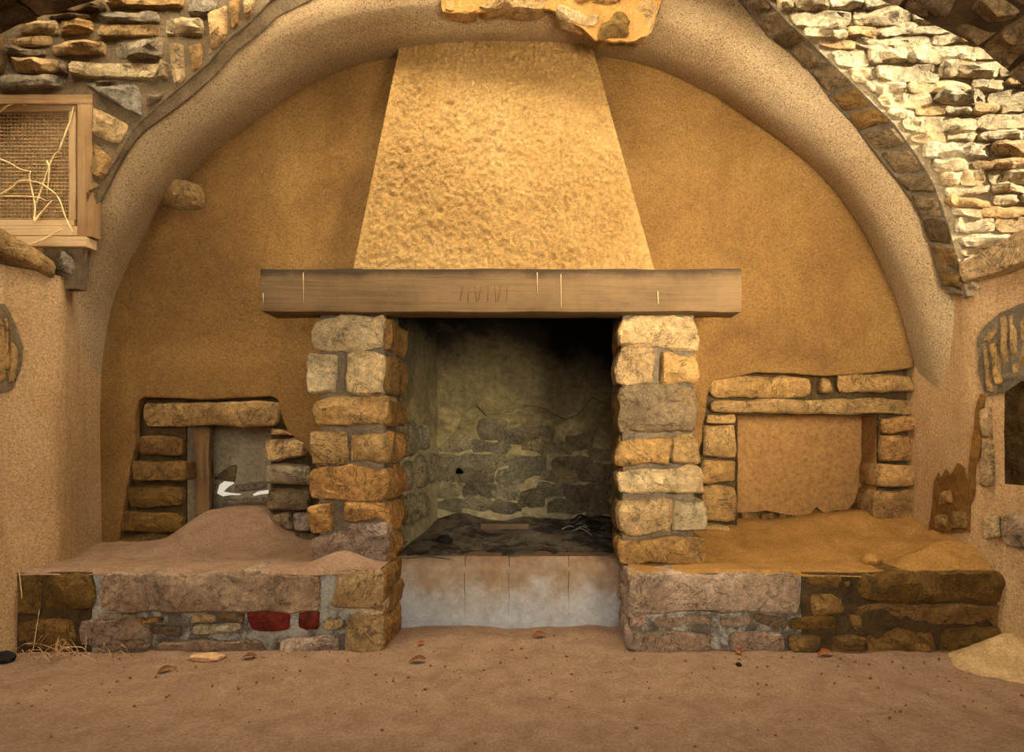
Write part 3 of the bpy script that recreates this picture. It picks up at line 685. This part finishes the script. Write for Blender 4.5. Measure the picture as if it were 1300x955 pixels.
FB = [(612, 530, 638, 550, 'sooty'), (640, 541, 697, 557, 'sooty'), (556, 556, 598, 572, 'sootl'), (600, 562, 640, 574, 'sooty'), (554, 575, 612, 590, 'sootl'), (664, 558, 720, 577, 'sootl'), (632, 577, 652, 591, 'sootl'), (648, 580, 686, 601, 'sooty'), (616, 576, 630, 590, 'sootl'), (704, 576, 750, 594, 'sooty'), (752, 570, 774, 586, 'sootl'), (722, 556, 752, 572, 'sooty'),
      (562, 594, 582, 615, 'sooty'), (587, 592, 626, 614, 'sooty'), (630, 596, 660, 612, 'sootl'), (690, 597, 730, 610, 'sootl'), (733, 590, 765, 611, 'sooty'), (758, 593, 774, 614, 'sooty'), (556, 618, 586, 632, 'sootl'), (590, 617, 626, 632, 'sooty'), (630, 616, 658, 634, 'sootl'), (660, 621, 686, 642, 'sooty'), (690, 614, 712, 632, 'sootl'), (714, 616, 744, 634, 'sooty'), (748, 616, 772, 636, 'sooty'),
      (590, 635, 622, 647, 'sootl'), (556, 636, 586, 648, 'sooty'), (626, 638, 656, 650, 'sooty'), (700, 636, 740, 650, 'sooty'), (744, 638, 772, 652, 'sooty')]
for r in FB: stone(fire, rect(r[0] - 4, r[1] - 2, r[2] + 4, r[3] + 2, YFB, 3), r[4], .010, .04, rough=.016, roundness=.14, jit=.02)
sheet('firebox_plaster', jag(px2([(550, 380), (782, 380), (782, 522), (752, 505), (735, 526), (715, 531), (690, 520), (668, 514), (640, 525), (618, 528), (606, 514), (590, 524), (578, 548), (552, 572)], YFB), .02, .01, 12), [], frontal(YFB - .012), .016, M['soot'], fire)
for r in [(2.80, 2.98, .70, .86), (2.99, 3.16, .72, .84), (2.80, 2.92, .55, .68), (2.94, 3.12, .54, .70), (3.14, 3.3, .56, .70), (2.80, 2.96, .40, .53), (2.98, 3.14, .40, .52)]:
    y0, y1, z0, z1 = r; fx = lambda y: xl0 + (xl1 - xl0) * (y - 2.76) / .6
    stone(fire, [Vector((fx(y0), y0, z0)), Vector((fx(y1), y1, z0)), Vector((fx(y1), y1, z1)), Vector((fx(y0), y0, z1))], 'sootl', .035, .05, toward=(1, 0, 0), rough=.02, mat=M['stone_dark'], roundness=.25)
# ash bed
def ash(a, b):
    x = -.68 + a * 1.04; y = 2.66 + b * .72
    return Vector((x, y, HZ - .012 + .07 * b + .02 * fbm((x * 5, y * 5, 2), 4) + .03 * math.exp(-((x + .45) / .14) ** 2) * b + .03 * math.exp(-((x - .2) / .15) ** 2) * b))
soot_grid('ash_bed', ash, 50, 36, M['ash'])['kind'] = 'stuff'
# hearth front
def hearth(a, b):
    x = -.66 + a * .99; z = -.04 + b * (HZ + .04)
    bulge = .012 * fbm((x * 4, z * 5, 4), 4) + (.03 * max(0, b - .86) / .14) ** 1.0
    return Vector((x, YH + bulge, z))
h_o = grid('hearth', lsp(0, 1, 60), lsp(0, 1, 24), hearth, M['hearth'], fire, label='whitewashed hearth front with brown soiled top edge')
grid('hearth_top', lsp(0, 1, 50), lsp(0, 1, 8), lambda a, b: Vector((-.66 + a * .99, YH + .028 + b * .14, HZ + .004 * mn.noise(Vector((a * 20, b * 3, 0))) - .004 * b)), M['dirt'], fire)
for u_ in (590, 646, 722):
    tube('crack', [Vector((hearth(((u_ - CX) * YH / F + .66) / .99 + .006 * mn.noise(Vector((u_, k_ * .7, 0))), 1 - k_ / 9 * .9)) + Vector((0, -.0005, 0))) for k_ in range(8)], .0016, M['char'], h_o, .3, 4)

# pillars
def pillar(x_px, stones, side_x, base_label, mirror):
    x0 = (x_px[0] - CX) * YP / F; x1 = (x_px[1] - CX) * YP / F
    pil = box('pillar', (x0 + .012, YP + .012, BENCH_Z + .004), (x1 - .012, YB + .05, 1.30), M['mortar'], fire, .006, (4, 4, 14), .01, label=base_label)
    for (u0, v0, u1, v1, c) in stones:
        q = rect(u0 - 1.5, v0 - 1.5, u1 + 1.5, v1 + 1.5, YP + .012, 2.5)
        o_inner = (u1 > x_px[1] - 14) if not mirror else (u0 < x_px[0] + 14)
        stone(pil, q, c, .034, .14, rough=.02, jit=.012, facet=.8)
    return pil, x0, x1
LPS = [(398, 403, 488, 444, 'cream'), (394, 450, 428, 500, 'cream'), (442, 452, 486, 500, 'cream'), (400, 507, 490, 541, 'tan'), (397, 552, 441, 590, 'tan'), (448, 550, 490, 586, 'tan'), (396, 594, 492, 635, 'ochre'), (395, 640, 424, 674, 'ochre'), (436, 636, 490, 660, 'ochre'), (448, 664, 492, 681, 'rose'), (396, 681, 492, 712, 'rose')]
RPS = [(786, 405, 881, 442, 'buff'), (786, 446, 830, 485, 'buff'), (836, 450, 880, 486, 'tan'), (784, 492, 882, 548, 'greybrown'), (784, 557, 850, 589, 'tan'), (856, 552, 886, 585, 'tan'), (786, 594, 892, 627, 'cream'), (784, 635, 851, 675, 'buff'), (855, 638, 892, 674, 'cream'), (786, 682, 894, 716, 'tan')]
pl_, a0, a1 = pillar((400, 490), LPS, 1, 'left pillar of rough cream and ochre stones', False)
# inner face of the left pillar
zc = [(403, 444), (450, 500), (507, 541), (548, 588), (594, 635), (638, 680), (684, 716)]
for i, (va, vb) in enumerate(zc):
    y1_ = YP + random.choice([.16, .22, .27]); za, zb = pz(vb, YP), pz(va, YP)
    stone(pl_, [Vector((a1 - .006, YP + .02, za)), Vector((a1 - .006, y1_, za)), Vector((a1 - .006, y1_, zb)), Vector((a1 - .006, YP + .02, zb))], 'orange' if i > 2 else 'brown', .028, .06, toward=(1, 0, 0), rough=.018)
    if y1_ < YP + .25: stone(pl_, [Vector((a1 - .006, y1_ + .015, za)), Vector((a1 - .006, YP + .33, za)), Vector((a1 - .006, YP + .33, zb)), Vector((a1 - .006, y1_ + .015, zb))], 'brown', .02, .06, toward=(1, 0, 0), rough=.018)
    stone(pl_, [Vector((a0 + .006, YP + .03, za)), Vector((a0 + .006, YP + .28, za)), Vector((a0 + .006, YP + .28, zb)), Vector((a0 + .006, YP + .03, zb))], 'tan', .02, .06, toward=(-1, 0, 0), rough=.015)
pr_, b0, b1 = pillar((786, 886), RPS, -1, 'right pillar of buff and tan stones', True)
zc = [(405, 442), (446, 486), (492, 548), (554, 589), (594, 627), (635, 676), (682, 716)]
for i, (va, vb) in enumerate(zc):
    za, zb = pz(vb, YP), pz(va, YP)
    for xx, tw, c in ((b0 + .008, -1, 'brown'), (b1 - .006, 1, 'tan')):
        stone(pr_, [Vector((xx, YP + .03, za)), Vector((xx, YP + .28, za)), Vector((xx, YP + .28, zb)), Vector((xx, YP + .03, zb))], c, .016, .06, toward=(tw, 0, 0), rough=.015)
# hood
hb, ht = pz(345, YP), pz(22, 2.77)
def hood(a, b):
    x0 = -.771 + (-.629 + .771) * b; x1 = .402 + (.142 - .402) * b
    y = YP + .005 + .275 * b; x = x0 + (x1 - x0) * a; z = hb + (ht - hb) * b
    e = min(1, min(a, 1 - a) * 30)
    return Vector((x, y + e * (.006 * fbm((x * 6, z * 6, 5), 3) + .008 * mn.noise(Vector((x * 34, z * 27, 5))) + .009 * mn.noise(Vector((x * 68, z * 50, 5)))), z))
hood_o = grid('hood', lsp(0, 1, 250), lsp(0, 1, 250), hood, M['hood'], fire, label='tapering golden roughcast plaster chimney hood')
def hside(a0_, nm):
    def f(a, b):
        p = hood(a0_, b); return Vector((p.x + (.0 if a0_ else 0) * a, p.y + (YB - p.y + .02) * a, p.z))
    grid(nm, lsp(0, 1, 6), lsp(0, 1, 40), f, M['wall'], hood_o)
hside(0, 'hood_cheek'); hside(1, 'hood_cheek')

# mantel beam
bx0, bx1 = (330 - CX) * 2.44 / F, (942 - CX) * 2.44 / F
beam = box('mantel_beam', (bx0, 2.44, pz(396, 2.44)), (bx1, 2.585, pz(341, 2.44)), M['beam'], None, .004, (26, 3, 4), .008)
tag(beam, 'long weathered wooden mantel beam resting on both fireplace pillars', 'beam')
for (u, v0, v1) in [(385, 346, 385), (712, 348, 391), (682, 346, 372), (835, 370, 386), (334, 372, 388)]:
    tube('drip', [P(u, v0, 2.437), P(u + .3, (v0 + v1) / 2, 2.437), P(u + .5, v1, 2.437)], .0014 if u != 835 else .003, M['wax'], beam, .9, 5)
for i, u in enumerate([588, 595, 603, 611, 620, 628, 636, 644]):
    tube('scratch', [P(u, 362 + i % 2 * 2, 2.4385), P(u - 4 + (i % 3) * 3, 382 + i % 3, 2.4385)], .0016, M['leaf2'], beam, .8, 4)

# ------------------------------------------------------------------ stone benches either side
def bench(name, x0, x1, stones, label, ends):
    e = empty(name, ((x0 + x1) / 2, (YF + YB) / 2, 0), label, 'bench')
    box('mortar_core', (x0 + .01, YF + .022, -.03), (x1 - .01, YB - .02, BENCH_Z - .012), M['mortar_lime'] if 'left' in label else M['mortar_lime'], e, .005, (12, 4, 4), .01)
    xd = (x0 + .005, (112 - CX) * YF / F) if 'left' in label else ((1020 - CX) * YF / F, x1 - .005)
    box('mortar_joint', (xd[0], YF + .017, -.03), (xd[1], YF + .1, BENCH_Z - .010), M['mortar_dark'], e, .005, (8, 1, 6), .004)
    for s_ in stones:
        kw = {}
        if len(s_) > 5: kw = s_[5]
        stone(e, rect(*s_[:4], YF + .022, kw.get('j', 1.5)), s_[4], kw.get('p', .022), kw.get('d', .08), rough=kw.get('r', .016), jit=.009, mat=M['stone'], label=kw.get('l'), roundness=kw.get('ro', .12), name=kw.get('n', 'stone'))
    return e
cap = dict(d=.22, ro=.05, r=.008, p=.026)
lb = bench('stone_bench', (14 - CX) * YF / F, (487 - CX) * YF / F, [
    (24, 727, 55, 778, 'olive'), (58, 726, 124, 774, 'olive'), (128, 726, 408, 777, 'pink', cap), (426, 722, 487, 770, 'buff', dict(d=.22, ro=.08)),
    (22, 784, 98, 826, 'brown'), (104, 786, 196, 824, 'rose'), (126, 777, 170, 786, 'rose', dict(p=.012)), (176, 785, 205, 791, 'orange', dict(p=.014)), (190, 794, 232, 806, 'greybrown', dict(p=.012)), (243, 779, 276, 791, 'buff', dict(p=.014)), (280, 776, 308, 789, 'greybrown', dict(p=.012)), (246, 794, 306, 806, 'pale', dict(p=.016)),
    (198, 812, 336, 833, 'pink'), (316, 775, 370, 799, 'red', dict(n='brick', l='broken red brick', p=.016, r=.004)), (381, 776, 408, 798, 'red', dict(n='brick', l='broken red brick', p=.016, r=.004)), (411, 786, 434, 799, 'buff', dict(p=.012)), (356, 808, 430, 833, 'pink', dict(p=.024)),
    (440, 781, 487, 834, 'buff', dict(p=.018)), (446, 762, 486, 780, 'pale', dict(p=.014))], 'long low rubble masonry bench with red brick patches, left of the hearth', None)
# the near end of the left bench faces the hearth
xe = (487 - CX) * YF / F
for za, zb in [(0, .11), (.12, .21), (.215, .30)]:
    stone(lb, [Vector((xe - .012, YF + .02, za)), Vector((xe - .012, YH + .06, za)), Vector((xe - .012, YH + .06, zb)), Vector((xe - .012, YF + .02, zb))], 'orange', .02, .05, toward=(1, 0, 0), rough=.012)
rb = bench('stone_bench', (796 - CX) * YF / F, (1281 - CX) * YF / F, [
    (798, 728, 1016, 776, 'pink', cap), (1022, 729, 1078, 746, 'olive'), (1026, 752, 1072, 780, 'brown'), (1088, 724, 1280, 763, 'olive', dict(d=.22, ro=.06, r=.02, p=.03)), (1086, 768, 1278, 794, 'brown', dict(r=.016)),
    (800, 780, 820, 795, 'pink', dict(p=.012)), (830, 781, 904, 796, 'pink', dict(p=.012)), (912, 781, 952, 795, 'rose', dict(p=.012)), (956, 780, 1000, 794, 'greybrown', dict(p=.008)), (806, 801, 904, 832, 'pink'), (924, 801, 996, 831, 'rose'), (1000, 782, 1062, 800, 'olive', dict(p=.016)), (1000, 805, 1042, 830, 'brown'), (1056, 806, 1100, 830, 'brown'),
    (1076, 780, 1094, 800, 'brown', dict(p=.012)), (1102, 798, 1186, 832, 'brown', dict(r=.02)), (1190, 796, 1278, 832, 'olive', dict(r=.02))], 'long low rubble masonry bench with dark stones at its far end, right of the hearth', None)
xe = (796 - CX) * YF / F
for za, zb in [(0, .11), (.12, .21), (.215, .30)]:
    stone(rb, [Vector((xe + .012, YF + .02, za)), Vector((xe + .012, YH + .06, za)), Vector((xe + .012, YH + .06, zb)), Vector((xe + .012, YF + .02, zb))], 'rose', .016, .05, toward=(-1, 0, 0), rough=.012)
# dirt lying on the benches and running into the niches
def dirt_l(x, y):
    z = BENCH_Z + .002 + .006 * fbm((x * 6, y * 6, 1), 4); t = max(0, min(1, (y - 2.60) / .28))
    z += t * t * (3 - 2 * t) * .135 * math.exp(-((x + 1.40) / .24) ** 4) + t * .03
    z += .05 * math.exp(-((x + .80) / .10) ** 2 - ((y - 2.47) / .06) ** 2)
    if y < YF + .03: z -= .02
    return Vector((x, y, z))
def dirt_r(x, y):
    z = BENCH_Z - .004 + .006 * fbm((x * 6, y * 6, 11), 4); t = max(0, min(1, (y - 2.55) / .35))
    z += t * .10 + t * .06 * max(0, min(1, (x - 1.0) / .5))
    z += .075 * math.exp(-((x - 1.50) / .12) ** 2 - ((y - 2.50) / .09) ** 2) + .13 * math.exp(-((x - 1.72) / .14) ** 2 - ((y - 2.58) / .16) ** 2) + .03 * math.exp(-((x - 1.36) / .05) ** 2 - ((y - 2.45) / .05) ** 2)
    z += .012 * mn.noise(Vector((x * 16, y * 16, 4))) * max(0, min(1, (x - 1.2) * 4)) 
    if y < YF + .03: z -= .02
    return Vector((x, y, z))
ysd = [YF + .012, YF + .032] + lsp(YF + .05, YB - .012, 40); ysn = lsp(YB - .012, 3.09, 14)
grid('loose_dirt', lsp(-1.96, -.63, 90), ysd, dirt_l, M['dirt'], lb, kind='stuff')
grid('loose_dirt', lsp(.295, 1.62, 90), ysd, dirt_r, M['dirt_ochre'], rb, kind='stuff')
grid('niche_dirt', lsp(-1.96, -.95, 60), ysn, dirt_l, M['dirt'], wall_back, kind='stuff')
grid('niche_dirt', lsp(.56, 1.62, 60), ysn, dirt_r, M['dirt_ochre'], wall_back, kind='stuff')

# ------------------------------------------------------------------ small things
def lump(name, c, r, mat, label, cat, sq=(1, 1, .7), group=None, parent=None, seg=8, rough=.25, color=None):
    bm = bmesh.new(); bmesh.ops.create_icosphere(bm, subdivisions=2, radius=1)
    sd = Vector((random.uniform(-9, 9),) * 3)
    vs = [Vector((v.co.x * sq[0], v.co.y * sq[1], v.co.z * sq[2])) * r * (1 + rough * mn.noise(v.co * 1.4 + sd)) + Vector(c) for v in bm.verts]
    bm.verts.index_update(); fs = [tuple(v.index for v in f.verts) for f in bm.faces]; bm.free()
    o = make(name, vs, fs, mat, parent, color, True, 30, origin=c)
    if label: tag(o, label, cat, None, group)
    return o
# sand heaps
def heap(name, cx, cy, rx, ry, h, zf, mat, label):
    vs, fs = [], []; R, A = 16, 40
    for i in range(R + 1):
        for k_ in range(A):
            t = i / R; an = 2 * math.pi * k_ / A; rr = t * (1 + .15 * mn.noise(Vector((math.cos(an) * 1.5, math.sin(an) * 1.5, cx))))
            x = cx + math.cos(an) * rx * rr; y = cy + math.sin(an) * ry * rr
            prof_ = (1 - t) ** 1.25
            vs.append(Vector((x, y, zf(x, y) + h * prof_ * (1 + .2 * mn.noise(Vector((x * 12, y * 12, 1)))) + .006 * fbm((x * 20, y * 20, 3), 3) - .012 * t)))
    for i in range(R):
        for k_ in range(A): fs.append((i * A + k_, i * A + (k_ + 1) % A, (i + 1) * A + (k_ + 1) % A, (i + 1) * A + k_))
    o = make(name, vs, fs, mat, None, None, True, origin=(cx, cy, zf(cx, cy)), kind='stuff'); tag(o, label, 'sand', 'stuff'); return o
heap('sand_heap', 1.60, 2.24, .24, .20, .12, floor_z, M['sand'], 'pale sand heap on the floor against the right wall')
heap('sand_heap', 1.27, 2.30, .17, .06, .018, floor_z, M['dirt'], 'low crusted spill of earth at the foot of the right bench')
lump('pebble', (*P(1107, 703, 2.5)[:2], dirt_r(P(1107, 703, 2.5).x, 2.52).z + .015), .032, M['dirt_ochre'], 'round clod of earth on the right bench below the niche', 'clod', (1.2, .9, .8))
lump('black_lump', (*P(6, 842, 2.26)[:2], .02), .03, M['char'], 'black lump on the floor in the left corner', 'lump', (1.1, .9, .8))
# leaves
def leaf(name, c, L, rot, mat, label, group=None, curl=.4, tilt=.3):
    vs, fs = [], []; c = Vector(c); n_ = 7
    for i in range(n_):
        t = i / (n_ - 1); wd = math.sin(math.pi * min(1, t * .95 + .03)) * L * .3
        for s_ in (-1, 0, 1):
            x = (t - .5) * L; y = s_ * wd; z = .006 + curl * (s_ * s_) * wd * .5 + tilt * L * t * .4 + .15 * L * math.sin(t * 3)
            vs.append(c + Vector((x * math.cos(rot) - y * math.sin(rot), x * math.sin(rot) + y * math.cos(rot), z)))
    for i in range(n_ - 1):
        for k_ in range(2): fs.append((i * 3 + k_, i * 3 + k_ + 1, i * 3 + k_ + 4, i * 3 + k_ + 3))
    o = make(name, vs, fs, mat, None, None, True, origin=c); md = o.modifiers.new('thickness', 'SOLIDIFY'); md.thickness = .0015
    tag(o, label, 'leaf', None, group); return o
def floor_px(u, v):
    Y = EYE * F / (v - CY); x = (u - CX) * Y / F; return (x, Y, floor_z(x, Y))
for (u, v, L, r, m_, lb_) in [(684, 812, .055, .3, 'leaf', 'curled orange dead leaf on the floor below the hearth centre'), (535, 822, .035, 1.0, 'leaf', 'small orange dead leaf on the floor near the left bench end'), (530, 840, .06, .1, 'leaf2', 'flat brown dead leaf on the floor before the left bench end'), (937, 833, .035, 2.0, 'leaf', 'upright brown leaf at the foot of the right bench'), (1048, 834, .06, .2, 'leaf', 'flat rusty leaf at the foot of the dark stones'),
                              (316, 838, .05, .2, 'leaf2', 'brown leaf at the foot of the left bench beneath the bricks'), (210, 855, .05, .8, 'leaf2', 'brown leaf out on the floor before the left bench'), (1250, 832, .05, .1, 'leaf2', 'dark leaf lying beside the floor sand heap')]:
    leaf('dead_leaf', floor_px(u, v), L, r, M[m_], lb_, 'dead leaves on the floor')
lump('pale_stone', Vector(floor_px(264, 838)) + Vector((0, 0, .008)), .045, M['straw'], 'pale flat stone on the floor before the left bench', 'stone', (1.5, .7, .35))
lump('pebble', Vector(floor_px(938, 846)) + Vector((0, 0, .004)), .010, M['char'], 'tiny black pebble on the floor before the right bench', 'pebble')
# crumbs of earth and chips, too many to count
vs, fs = [], []
for i in range(420):
    x = random.uniform(-2.0, 1.7); y = random.triangular(1.5, 2.62, 2.3)
    if y > YF - .01 and not (-.6 < x < .26): y = YF - random.uniform(.01, .1)
    r = random.choice([.002, .002, .003, .004, .006]); c = Vector((x, y, floor_z(x, y) + r * .3)); o_ = len(vs)
    for d_ in [(1, 0, 0), (0, 1, 0), (-1, 0, 0), (0, -1, 0), (0, 0, 1), (0, 0, -1)]:
        vs.append(c + Vector(d_) * r * random.uniform(.6, 1.3))
    fs += [(o_, o_ + 1, o_ + 4), (o_ + 1, o_ + 2, o_ + 4), (o_ + 2, o_ + 3, o_ + 4), (o_ + 3, o_, o_ + 4), (o_ + 1, o_, o_ + 5), (o_ + 2, o_ + 1, o_ + 5), (o_ + 3, o_ + 2, o_ + 5), (o_, o_ + 3, o_ + 5)]
cr = make('floor_debris', vs, fs, M['leaf2'], None, None, False, kind='stuff'); tag(cr, 'dark crumbs and chips strewn over the earth floor', 'debris', 'stuff')
# straw in the left corner
st = empty('dry_grass', floor_px(90, 838), 'tangle of dry grass stalks at the foot of the left bench', 'grass')
for i in range(34):
    u = random.uniform(20, 160); p0 = Vector(floor_px(u, random.uniform(828, 846))); p1 = p0 + Vector((random.uniform(-.14, .14), random.uniform(-.06, .03), random.uniform(.0, .05)))
    mid = (p0 + p1) / 2 + Vector((0, 0, random.uniform(.01, .06))); p0.z += .003; p1.z = max(p1.z, floor_z(p1.x, p1.y) + .003)
    tube('stalk', smooth_path([p0, mid, p1], 3), .0014, M['straw'], st, .5, 4)
for pts in [[(76, 826), (84, 822), (104, 822), (110, 828), (124, 836), (140, 840)], [(42, 826), (46, 800), (50, 775)], [(28, 760), (26, 740), (24, 726)]]:
    tube('stalk', smooth_path([P(a, b, YF - .012) for a, b in pts], 3), .0016, M['vine'], st, .6, 4)
# things in the firebox
def ash_pt(u, v):
    best = None
    for k_ in range(60):
        b_ = k_ / 59; y = 2.66 + b_ * .72; x = (u - CX) * y / F; p = ash((x + .68) / 1.04, b_)
        vv = CY - (p.z - EYE) * F / y
        if best is None or abs(vv - v) < best[0]: best = (abs(vv - v), p)
    return best[1]
p0, p1 = ash_pt(610, 671), ash_pt(672, 671)
pk = box('burnt_plank', (p0.x, p0.y - .02, max(p0.z, p1.z) - .004), (p1.x, p0.y + .05, max(p0.z, p1.z) + .024), M['plank'], None, .004, (8, 2, 2), .004); tag(pk, 'short scorched plank lying in the fireplace ash', 'plank')
tw = empty('charred_twigs', ash_pt(738, 670), 'heap of charred twigs at the right of the ash bed', 'twigs')
for i in range(16):
    c = ash_pt(random.uniform(716, 764), random.uniform(658, 680)); d_ = Vector((random.uniform(-1, 1), random.uniform(-.6, .6), 0)).normalized() * random.uniform(.03, .07)
    tube('twig', smooth_path([c - d_ + Vector((0, 0, .006)), c + Vector((0, 0, random.uniform(.012, .04))), c + d_ + Vector((0, 0, .008))], 3), random.uniform(.003, .006), M['char'] if i % 4 else M['chargrey'], tw, .6, 5)
lump('charcoal', ash_pt(564, 689) + Vector((0, 0, .012)), .03, M['char'], 'black charcoal lump at the left of the ash bed', 'charcoal', (1.2, .9, .7))
